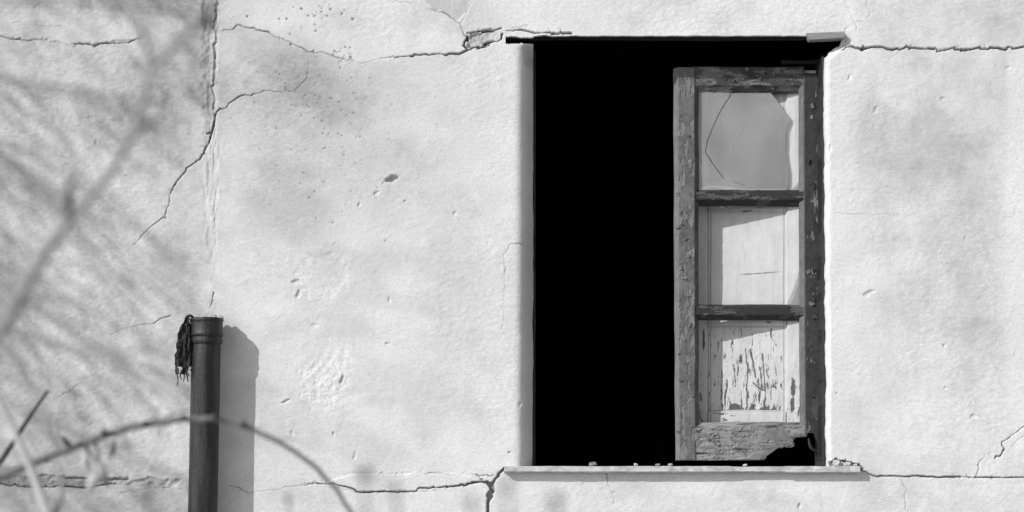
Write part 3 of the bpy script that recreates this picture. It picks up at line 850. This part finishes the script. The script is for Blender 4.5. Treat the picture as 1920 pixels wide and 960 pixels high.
for (y0, y1, ch) in ((132, 154, (0, 0, 0, 4)), (372, 402, (0, 0, 4, 4)), (584, 616, (0, 0, 4, 4)), (768, 806, (0, 0, 4, 0))):
    sboard('rail', 1327, 1474, y0, y1, 0, TS - 0.004, M_SHUTTER, shut, 430 + y0, chamfer=ch, cham_d=0.010, vertical=False, off=0.001,
           paint_fn=lambda x, y, p: 1 - sst(0.72, 0.74, fbm(x / 20, y / 4, 4, 940)), **SW)

# ------------------------------------------------------------------ sill of stone slabs
sill = empty('window_sill', P(1280, 888, 0.05))
tag(sill, 'thin pale stone window sill in three slabs, cracked near its right end', 'window sill')
def slab_piece(x0, x1, y0, y1, d0, seed, sk0=0, sk1=0):
    import bmesh
    n = max(3, int((x1 - x0) / 9))
    rs_ = np.random.RandomState(seed)
    prof = [(0.205, y0 + 1), (d0 + .004, y0), (d0, y0 + 1.2), (d0 + .0005, y1 - 2.2), (d0 + .005, y1), (0.205, y1)]
    V = []; 
    for i in range(n + 1):
        u = i / n
        x = x0 + (x1 - x0) * u
        for j, (d, y) in enumerate(prof):
            t = (y - y0) / (y1 - y0)
            xx = x + (sk0 * t if i == 0 else sk1 * t if i == n else 0)
            jd = rs_.uniform(-.0005, .0005) if 0 < j < 5 else 0
            chip = (rs_.rand() < .10) * rs_.uniform(0, .004) if j in (1, 2, 3, 4) else 0
            V.append((float(PX(xx, d0)), d + jd + chip, float(PZ(y + rs_.uniform(-.3, .3), d0))))
    m_ = len(prof)
    F = [(i * m_ + j, i * m_ + (j + 1) % m_, (i + 1) * m_ + (j + 1) % m_, (i + 1) * m_ + j) for i in range(n) for j in range(m_)]
    F += [tuple(range(m_))[::-1], tuple(n * m_ + j for j in range(m_))]
    me = bpy.data.meshes.new('slab'); me.from_pydata(V, [], F); me.update()
    bm = bmesh.new(); bm.from_mesh(me); bmesh.ops.recalc_face_normals(bm, faces=bm.faces); bm.to_mesh(me); bm.free()
    return link('slab', me, M_SLATE, sill)
slab_piece(945, 1371.2, 874, 886, -0.036, 1, 0, 4)
slab_piece(1371.8, 1467.2, 874.8, 885.8, -0.033, 2, 4, 6)
slab_piece(1467.8, 1613, 874.2, 886.8, -0.037, 3, 6, 0)

# broken board end at the right of the lintel
bd = 0.024
def prism(name, outline, y0, y1, mat, parent=None, d=0.0, bev=0.0015):
    import bmesh
    bm = bmesh.new()
    f = [bm.verts.new((float(PX(x, d)), y0, float(PZ(y, d)))) for x, y in outline]
    b = [bm.verts.new((float(PX(x, d)), y1, float(PZ(y, d)))) for x, y in outline]
    n = len(outline)
    bm.faces.new(f); bm.faces.new(b[::-1])
    for i in range(n): bm.faces.new((f[i], b[i], b[(i + 1) % n], f[(i + 1) % n]))
    bmesh.ops.recalc_face_normals(bm, faces=bm.faces)
    if bev: bmesh.ops.bevel(bm, geom=[e for e in bm.edges if all(v in set(f) for v in e.verts)], offset=bev, segments=1, affect='EDGES')
    me = bpy.data.meshes.new(name); bm.to_mesh(me); bm.free()
    return link(name, me, mat, parent)
stub = prism('lintel_board', [(1511, 65), (1545, 63.5), (1581, 62), (1583, 66), (1581, 74), (1560, 76), (1516, 78), (1514, 73)], -bd, 0.012, M_STUB)
tag(stub, 'short grey broken board end jutting from the top right window corner', 'board')

# ------------------------------------------------------------------ chips of plaster lying on the sill and its right end
def chip(x, y, w, h, dep, d, mat, label, seed):
    import bmesh
    rs_ = random.Random(seed)
    bm = bmesh.new()
    bmesh.ops.create_icosphere(bm, subdivisions=2, radius=0.5)
    k_ = K(d)
    for v in bm.verts:
        f = rs_.uniform(.78, 1.12)
        c = v.co
        for ax_ in range(3):
            c[ax_] = max(-.36, min(.36, c[ax_])) / .72
        v.co = (c[0] * w * .8 * k_ * f, c[1] * dep * f, c[2] * h * .8 * k_ * f)
    me = bpy.data.meshes.new('plaster_chip'); bm.to_mesh(me); bm.free()
    o = link('plaster_chip', me, mat)
    o.location = P(x, y + h * .07, d)
    o.rotation_euler = (rs_.uniform(-.2, .2), rs_.uniform(-.35, .35), rs_.uniform(-.6, .6))
    tag(o, label, 'plaster chip', 'plaster crumbs on the sill')
chip(1111, 869.5, 17, 9, .022, -0.012, M_CHIP_DARK, 'grey block-shaped crumb on the sill, leftmost before the black opening', 1)
chip(1192, 871, 8, 6, .012, -0.022, M_CHIP, 'small white crumb on the sill, second from the left', 2)
chip(1233, 871, 11, 5, .012, 0.0, M_CHIP_DARK, 'low dark crumb on the sill before the sash corner, third from the left', 3)
chip(1257, 871, 9, 6, .014, -0.02, M_CHIP, 'white crumb on the sill just left of the sash foot', 4)
chip(1397, 872, 10, 5, .012, -0.02, M_CHIP, 'tiny pale crumb on the sill beneath the middle of the sash', 5)
chip(1569, 867, 17, 13, .022, -0.008, M_CHIP, 'largest white plaster lump on the right end of the sill', 6)
chip(1590, 869, 14, 9, .020, -0.006, M_CHIP, 'flat plaster lump on the sill beside its right tip', 7)
chip(1604, 872, 9, 7, .018, -0.006, M_CHIP, 'smallest plaster lump, at the very right tip of the sill', 8)
chip(1556, 868, 7, 14, .016, 0.002, M_CHIP_DARK, 'upright grey mortar lump between sash foot and white plaster lump', 9)

# ------------------------------------------------------------------ cut-off drainpipe
DP = -0.0735
pipe = empty('drainpipe', (float(PX(366, DP)), DP, 0))
tag(pipe, 'dark metal drainpipe cut off short, standing against the wall left of the window', 'drainpipe')
def axis_pt(py):
    return np.array(P(387.5 - (py - 597) * 0.0205, py, DP))
def lathe(name, prof, mat, parent, sides=48, rough=0.0, seed=0):
    """prof: list of (row, radius px) down the leaning pipe"""
    rs_ = np.random.RandomState(seed)
    V = []; ang = np.linspace(0, 2 * math.pi, sides, endpoint=False)
    for (py, r) in prof:
        c = axis_pt(py)
        rr = r * K(DP) * (1 + rough * rs_.randn(sides))
        V.append(np.stack([c[0] + rr * np.cos(ang), c[1] + rr * np.sin(ang), np.full(sides, c[2])], 1))
    V = np.concatenate(V)
    F = [(i * sides + k_, i * sides + (k_ + 1) % sides, (i + 1) * sides + (k_ + 1) % sides, (i + 1) * sides + k_) for i in range(len(prof) - 1) for k_ in range(sides)]
    me = bpy.data.meshes.new(name); me.from_pydata([tuple(v) for v in V], [], F)
    me.polygons.foreach_set('use_smooth', [True] * len(me.polygons)); me.update()
    import bmesh
    bm = bmesh.new(); bm.from_mesh(me); bmesh.ops.recalc_face_normals(bm, faces=bm.faces); bm.to_mesh(me); bm.free()
    return link(name, me, mat, parent)
gz = CY + CAMZ / K(DP)
pr = [(612, 24.5), (602, 26.5), (603, 27.2)] + [(605 + i * 12, 27.2) for i in range(1, 40)] + [(1120, 27.2), (gz + 10, 27.2)]
lathe('pipe', pr, M_PIPE, pipe, 48, 0.004, 3)
lathe('collar', [(640, 26.8), (606, 27.6), (598, 28.0), (596.5, 29.0), (597, 30.3), (599.5, 31.0), (603, 31.0), (604, 30.3), (606, 30.2), (624, 30.4), (626, 31.2), (629, 31.4), (630.5, 30.6), (632, 28.6), (634, 28.2), (635, 30.2), (637, 30.6), (640, 30.6), (643, 30.2), (645, 29.4), (646, 27.3)], M_PIPE, pipe, 48, 0.004, 4)
# mortar crumbs stuck on the pipe rim
for i, (x, y, w, h) in enumerate(((398, 593, 14, 9), (412, 595, 10, 9), (380, 595, 12, 7), (366, 596, 10, 5))):
    rs_ = random.Random(60 + i)
    tag(prism('mortar_crumb', [(x - w / 2, y + 5), (x - w / 2 + 1, y - h * .3), (x - w * .1, y - h * .6), (x + w * .3, y - h * .4), (x + w / 2, y + 5)], DP + .005 + .003 * i, DP + .04, M_CHIP, None, DP, 0.001),
        ['pale mortar crumb on the drainpipe rim, tallest, right of centre', 'pale mortar crumb at the right end of the drainpipe rim', 'pale mortar crumb on the drainpipe rim, left of centre', 'lowest mortar crumb at the left end of the drainpipe rim'][i], 'mortar', 'mortar crumbs on the pipe rim')

# ------------------------------------------------------------------ tattered rag hanging off the pipe's left
DR = -0.088
rag = empty('rag', P(350, 600, DR))
tag(rag, 'dark tattered rag hanging from the left of the drainpipe top', 'rag')
def rag_strip(cx_pts, widths, d, seed, y0, y1):
    ny, nx = 70, 22
    ys = np.linspace(y1, y0, ny); us = np.linspace(-1, 1, nx)
    U, Y = np.meshgrid(us, ys)
    t = (Y - y0) / (y1 - y0)
    cxn = np.interp(t, np.linspace(0, 1, len(cx_pts)), cx_pts); w = np.interp(t, np.linspace(0, 1, len(widths)), widths)
    X = cxn + U * w + (fbm(Y / 9, U * 2, 3, seed) - .5) * 7
    h = (fbm(U * 2.2, Y / 30, 3, seed + 5) - .5) * 0.030 + (fbm(X / 5, Y / 5, 3, seed + 8) - .5) * 0.010 - 0.012 * (1 - U * U)
    n_ = fbm(X / 6, Y / 10, 3, seed + 11)
    keep = keep_c(n_) < 0.80 - 0.16 * sst(.6, 1, keep_c(t))
    keep &= keep_c(abs(U)) < 0.88 + 0.5 * (fbm(keep_c(Y) / 7, keep_c(U) * 0 + np.sign(keep_c(U)), 2, seed + 3) - .2)
    fr_ = vn(keep_c(X) / 3.2, keep_c(X) * 0, seed + 14)
    keep &= keep_c(t) < 0.80 + 0.32 * fr_
    Xw_, Zw_ = PX(X, d), PZ(Y, d)
    Yf = d + h
    return slab('cloth_strip', Xw_, Yf, Zw_, keep, Yf + 0.004, M_CLOTH, rag)
strip0 = rag_strip([352, 346, 344, 341, 340], [4, 12, 13, 13, 11], DR, 501, 596, 702)
rag_strip([354, 352, 353, 352, 352], [3, 9, 10, 10, 8], DR - .008, 511, 606, 706)
rag_strip([348, 342, 339, 337, 338], [2, 6, 8, 8, 5], DR + .012, 521, 612, 688)
tube('loop', spline([P(347, 606, DR), P(349, 596, DR), P(355, 592, DR - .004), P(361, 594, DR), P(364, 600, DP)], 14), [0.004, 0.005, 0.004], M_CLOTH, rag, 6)
for i, pts in enumerate(([(334, 690), (332, 700), (334, 712), (332, 724)], [(345, 696), (346, 706), (344, 716)], [(354, 700), (351, 708), (353, 716)], [(339, 698), (338, 706), (341, 711)], [(333, 660), (329, 672), (331, 688)], [(349, 690), (350, 704), (353, 713)])):
    tube('thread', spline([P(x, y, DR) for x, y in pts], 10), [0.0024, 0.0018, 0.0012], M_CLOTH, strip0, 5)

# ------------------------------------------------------------------ foreground plants, out of focus
def leaf(name, base, tip, width, mat, parent, curl=0.2, seed=0, fold=0.3):
    base = np.array(base, float); tip = np.array(tip, float)
    L = np.linalg.norm(tip - base); t = (tip - base) / L
    side = np.cross(t, [0.25, 1, 0.1]); side /= np.linalg.norm(side); nor = np.cross(side, t)
    rs_ = np.random.RandomState(seed)
    n = 8; V = []; F = []
    for i in range(n + 1):
        u = i / n
        w = width * math.sin(math.pi * min(1, 0.06 + u * 0.94)) ** 0.8 * (1 - 0.25 * u)
        c = base + t * L * u + nor * curl * L * math.sin(math.pi * u)
        for s_ in (-1, 0, 1):
            V.append(c + side * s_ * w / 2 + nor * (abs(s_) * fold * w / 2 + rs_.uniform(-.05, .05) * w))
    for i in range(n):
        for s_ in range(2):
            a = i * 3 + s_
            F.append((a, a + 1, a + 4, a + 3))
    me = bpy.data.meshes.new(name); me.from_pydata([tuple(v) for v in V], [], F)
    me.polygons.foreach_set('use_smooth', [True] * len(F)); me.update()
    sm_ = link(name, me, mat, parent)
    md = sm_.modifiers.new('thickness', 'SOLIDIFY'); md.thickness = 0.0008
    return sm_
def Q(px, py, z):                      # a point by its direction and its distance z in front of the camera
    return P(px, py, z - DIST)

# pale forked branch, nearest, far out of focus
z = 1.8
br = empty('bare_branch', (-2.6, z - DIST, 0))
tag(br, 'pale blurred forked branch rising across the upper left wall', 'branch')
main = spline([(-2.6, z - DIST, 0.0), (-2.2, z - DIST, 0.7)] + [Q(-420, 1180, z), Q(-170, 840, z), Q(0, 615, z), Q(70, 500, z), Q(135, 408, z), Q(200, 330, z), Q(243, 258, z), Q(266, 190, z), Q(286, 118, z)], 60)
tube('stem', main, [0.010, 0.008, 0.0055, 0.0040, 0.0034], M_BRANCH, br, 10, kink=0.0012)
tube('fork', spline([Q(286, 120, z), Q(272, 92, z), Q(262, 50, z + .04), Q(235, -10, z + .06), Q(200, -120, z + .1)], 20), [0.0045, 0.0035, 0.0025], M_BRANCH, br, 8)
tube('fork', spline([Q(285, 122, z), Q(318, 98, z - .04), Q(350, 62, z - .06), Q(392, 12, z - .05), Q(440, -70, z)], 20), [0.004, 0.0035, 0.003], M_BRANCH, br, 8)
tube('twig', spline([Q(134, 410, z), Q(128, 385, z), Q(131, 350, z + .05), Q(150, 318, z + .1)], 12), [0.006, 0.0035, 0.001], M_TWIG, br, 8)
tube('twig', spline([Q(244, 258, z), Q(262, 244, z), Q(292, 228, z + .05), Q(310, 205, z + .08)], 12), [0.005, 0.003, 0.001], M_BRANCH, br, 8)
tube('twig', spline([Q(395, 20, z - .05), Q(380, 40, z - .03), Q(400, 50, z)], 10), [0.004, 0.006, 0.002], M_TWIG, br, 8)

# arched bramble cane
z = 2.9
cane = empty('bramble_cane', (-2.9, z - DIST, 0))
tag(cane, 'dark arched bramble cane bending over the foot of the drainpipe', 'plant')
arc = spline([(-2.9, z - DIST, 0.0), (-2.5, z - DIST, 0.55), (-1.9, z - DIST, 1.1), Q(-260, 1010, z), Q(-100, 925, z), Q(0, 893, z), Q(70, 865, z), Q(140, 837, z), Q(210, 812, z), Q(290, 793, z), Q(350, 786, z), Q(400, 786, z), Q(450, 796, z), Q(510, 822, z), Q(560, 852, z), Q(600, 885, z), Q(640, 932, z), Q(672, 985, z), Q(720, 1080, z)], 110)
cane_stem = tube('stem', arc, [0.008, 0.0075, 0.0062, 0.0048, 0.0042, 0.0036], M_CANE, cane, 8, kink=0.0009)
for i, (x, y, dx, dy) in enumerate(((130, 836, -18, -18), (152, 832, -8, 6), (196, 815, -4, -10), (205, 812, 12, 5), (270, 797, 5, -7), (345, 786, -4, -6), (402, 786, 4, -10), (88, 860, -6, 8), (455, 797, 6, -6))):
    tube('bud', spline([Q(x, y, z), Q(x + dx * .5, y + dy * .6, z - .01), Q(x + dx, y + dy, z - .02)], 8), [0.0035, 0.0050, 0.0028, 0.001], M_TWIG, cane_stem, 7)
leaf('leaf', Q(172, 850, z), Q(163, 922, z - .02), 0.032, M_LEAF, cane, 0.25, 1)
leaf('leaf', Q(186, 862, z), Q(205, 912, z + .02), 0.020, M_LEAF, cane, -0.2, 2)
leaf('leaf', Q(214, 825, z), Q(205, 866, z), 0.008, M_TWIG, cane, 0.1, 3)
leaf('leaf', Q(160, 838, z), Q(152, 880, z), 0.010, M_PALE, cane, 0.1, 6)
tube('leaf_stalk', spline([Q(160, 832, z), Q(166, 845, z), Q(172, 852, z)], 6), [0.002, 0.0015], M_TWIG, cane, 6)
tube('leaf_stalk', spline([Q(176, 824, z), Q(184, 848, z), Q(186, 863, z)], 6), [0.002, 0.0015], M_TWIG, cane, 6)

# finer side twigs on the cane and on the pale branch
z = 2.9
for pts, r in (([(300, 792), (322, 776), (352, 770), (380, 758)], .0016), ([(118, 846), (100, 822), (92, 790), (100, 762)], .0018), ([(520, 828), (540, 822), (566, 828)], .0013), ([(232, 806), (226, 782), (236, 756)], .0014)):
    tube('side_twig', spline([Q(x, y, z + .02 * k_) for k_, (x, y) in enumerate(pts)], 12), [r, r * .7, r * .3], M_CANE, cane_stem, 6)
z = 1.8
for pts, r in (([(70, 502), (48, 470), (42, 430), (22, 392)], .0016), ([(200, 332), (226, 322), (258, 322), (282, 306)], .0015), ([(98, 462), (128, 452), (162, 460)], .0014), ([(30, 568), (70, 566), (112, 548)], .0014)):
    tube('side_twig', spline([Q(x, y, z + .03 * k_) for k_, (x, y) in enumerate(pts)], 12), [r, r * .7, r * .3], M_BRANCH, br, 6)

# pale straight stalk, bottom left
z = 2.6
ps = empty('dry_stalk', (-1.15, z - DIST, 0))
tag(ps, 'pale straight dry stalk slanting across the bottom left corner', 'plant')
tube('stem', spline([(-0.55, z - DIST, 0.0), Q(330, 1500, z), Q(170, 1150, z), Q(92, 968, z), Q(55, 872, z), Q(22, 800, z), Q(-10, 742, z), Q(-70, 640, z)], 40), [0.008, 0.007, 0.0062, 0.0052, 0.004], M_PALE, ps, 8)
leaf('leaf', Q(96, 980, z), Q(112, 888, z), 0.013, M_LEAF, ps, .2, 4)

# dark twig, bottom left
z = 3.6
dt = empty('dark_twig', (-2.1, z - DIST, 0))
tag(dt, 'short dark twig pointing up at the left edge above the arched cane', 'twig')
tube('stem', spline([(-2.2, z - DIST, 0.0), (-2.0, z - DIST, 0.9), Q(-110, 990, z), Q(-40, 910, z), Q(0, 866, z), Q(36, 812, z), Q(62, 772, z), Q(90, 732, z)], 40), [0.008, 0.0075, 0.0065, 0.005, 0.003], M_TWIG, dt, 8)

# dry weed stalks whose heads just reach into the bottom of the picture
def weed(label, tips, z, root_px, seed):
    rt = (float(PX(root_px, z - DIST)), z - DIST, 0.0)
    w = empty('dry_weed', rt)
    tag(w, label, 'plant', 'dry weeds along the bottom edge')
    for i, (x, y, r) in enumerate(tips):
        zz = z + 0.05 * i
        tube('stem', spline([(rt[0] + .01 * i, rt[1], 0.0), Q((x + root_px) / 2, y + 900, zz), Q(x + 3, y + 160, zz), Q(x, y, zz)], 24), [0.0032, 0.0022, 0.0012], M_SEED, w, 6)
        c = np.array(Q(x, y, zz))
        tube('seed_head', [c + (0, 0, -r), c + (.0005, 0, -r * .5), c, c + (-.0005, 0, r * .6), c + (0, 0, r * 1.1)], [r * .3, r * .9, r, r * .7, r * .15], M_SEED, w, 8)
weed('blurred dry weed with one round head left of the sill', [(684, 888, .0058), (742, 912, .003)], 1.45, 720, 1)
weed('blurred dry weed with two heads just under the left end of the sill', [(950, 908, .005), (884, 940, .0042)], 1.3, 930, 2)
weed('faint dry weed head at the bottom edge beneath the black opening', [(1042, 938, .005)], 1.3, 1050, 3)
weed('faint upright dry weed beside the foot of the drainpipe shadow', [(540, 935, .004), (275, 930, .005)], 2.0, 420, 4)

# ------------------------------------------------------------------ bare tree left of the picture: its twigs throw the soft shadows on the left of the wall
random.seed(12)
TY = -2.5
tree = empty('bare_tree', (-5.7, TY, 0))
tag(tree, 'bare twiggy tree left of the picture, seen by its soft shadows on the wall', 'tree')
def tree_branch(p0, dirv, L, n=8, wob=0.12, droop=0.0):
    p = np.array(p0, float); d = np.array(dirv, float); d /= np.linalg.norm(d)
    pts = [p.copy()]
    for i in range(n):
        d = d + np.array([random.uniform(-wob, wob), random.uniform(-wob, wob), random.uniform(-wob, wob) - droop]); d /= np.linalg.norm(d)
        p = p + d * L / n; pts.append(p.copy())
    return np.array(pts)
tr_pts = tree_branch((-5.7, TY, 0), (0.06, 0, 1), 6.5, 16, 0.03)
tube('trunk', tr_pts, [0.15, 0.11, 0.07, 0.03], M_BARK, tree, 12)
def join_tubes(name, lst, mat, parent, sides=5):
    V = []; F = []; off = 0
    ang = np.linspace(0, 2 * math.pi, sides, endpoint=False)
    for pts, radii in lst:
        p = np.array(pts); r = np.linspace(radii[0], radii[1], len(p))
        T = np.gradient(p, axis=0); T /= np.linalg.norm(T, axis=1)[:, None]
        for i in range(len(p)):
            a = np.cross(T[i], [0.31, 0.87, 0.2]); a /= np.linalg.norm(a); b = np.cross(T[i], a)
            V.append(p[i] + r[i] * (np.cos(ang)[:, None] * a + np.sin(ang)[:, None] * b))
        for i in range(len(p) - 1):
            for k_ in range(sides):
                F.append((off + i * sides + k_, off + i * sides + (k_ + 1) % sides, off + (i + 1) * sides + (k_ + 1) % sides, off + (i + 1) * sides + k_))
        off += len(p) * sides
    me = raw_mesh(name, np.concatenate(V), F, np.ones(len(F), bool))
    return link(name, me, mat, parent)
def fall_px(p):                        # photograph pixel on the wall where the sun throws point p
    t = -p[1]
    return 960 + (p[0] + SX * t) / S, CY - (p[2] - SZ * t - CAMZ) / S
LIM = 370
def short(pts):                        # trims twigs where their shadow would leave the shaded left of the wall
    for i, p in enumerate(pts):
        x, y = fall_px(p)
        if x > LIM + 60 * math.sin(y / 70) + 130 * math.exp(-((y - 730) / 60) ** 2): return pts[:i]
    return pts
twigs = []; leaves = []
for i in range(17):
    base = tr_pts[5 + (i * 11) // 16]
    lp = tree_branch(base, (1.0, random.uniform(-.25, .25), random.uniform(-0.3, 0.3)), random.uniform(1.9, 2.9), 14, 0.10, 0.04)
    lp = short(lp)
    if len(lp) < 4: continue
    tube('limb', lp, [0.026, 0.012, 0.007, 0.004], M_BARK, tree, 8)
    for j in range(3, len(lp)):
        for q_ in range(3):
            tp = short(tree_branch(lp[j], (random.uniform(.6, 1), random.uniform(-.4, .4), random.uniform(-.95, -.2)), random.uniform(.35, .8), 7, 0.2, 0.06))
            if len(tp) < 3: continue
            twigs.append((tp, (.0055, .0028)))
            for s_ in range(2):
                st_p = tp[random.randint(1, len(tp) - 1)]
                t2 = short(tree_branch(st_p, (random.uniform(.3, 1), random.uniform(-.5, .5), random.uniform(-1, .1)), random.uniform(.12, .35), 4, 0.2, 0.06))
                if len(t2) < 3: continue
                twigs.append((t2, (.004, .002)))
                if random.random() < 0.55: leaves.append(t2[-1])
o = join_tubes('twigs', twigs, M_TWIG, tree); o['kind'] = 'stuff'
LV = []; LF = []
for p in leaves:
    a = np.array([random.uniform(-1, 1), random.uniform(-1, 1), random.uniform(-1.4, 0)]); a /= np.linalg.norm(a)
    b = np.cross(a, [random.uniform(-1, 1), 1, random.uniform(-1, 1)]); b /= np.linalg.norm(b)
    c = np.cross(a, b); L_ = random.uniform(.03, .055); w_ = L_ * .35
    k_ = len(LV)
    LV += [p, p + a * L_ * .5 + b * w_ + c * .004, p + a * L_, p + a * L_ * .5 - b * w_ + c * .004]
    LF.append((k_, k_ + 1, k_ + 2, k_ + 3))
o = link('dry_leaves', raw_mesh('dry_leaves', np.array(LV), LF, np.zeros(len(LF), bool)), M_LEAF, tree); o['kind'] = 'stuff'
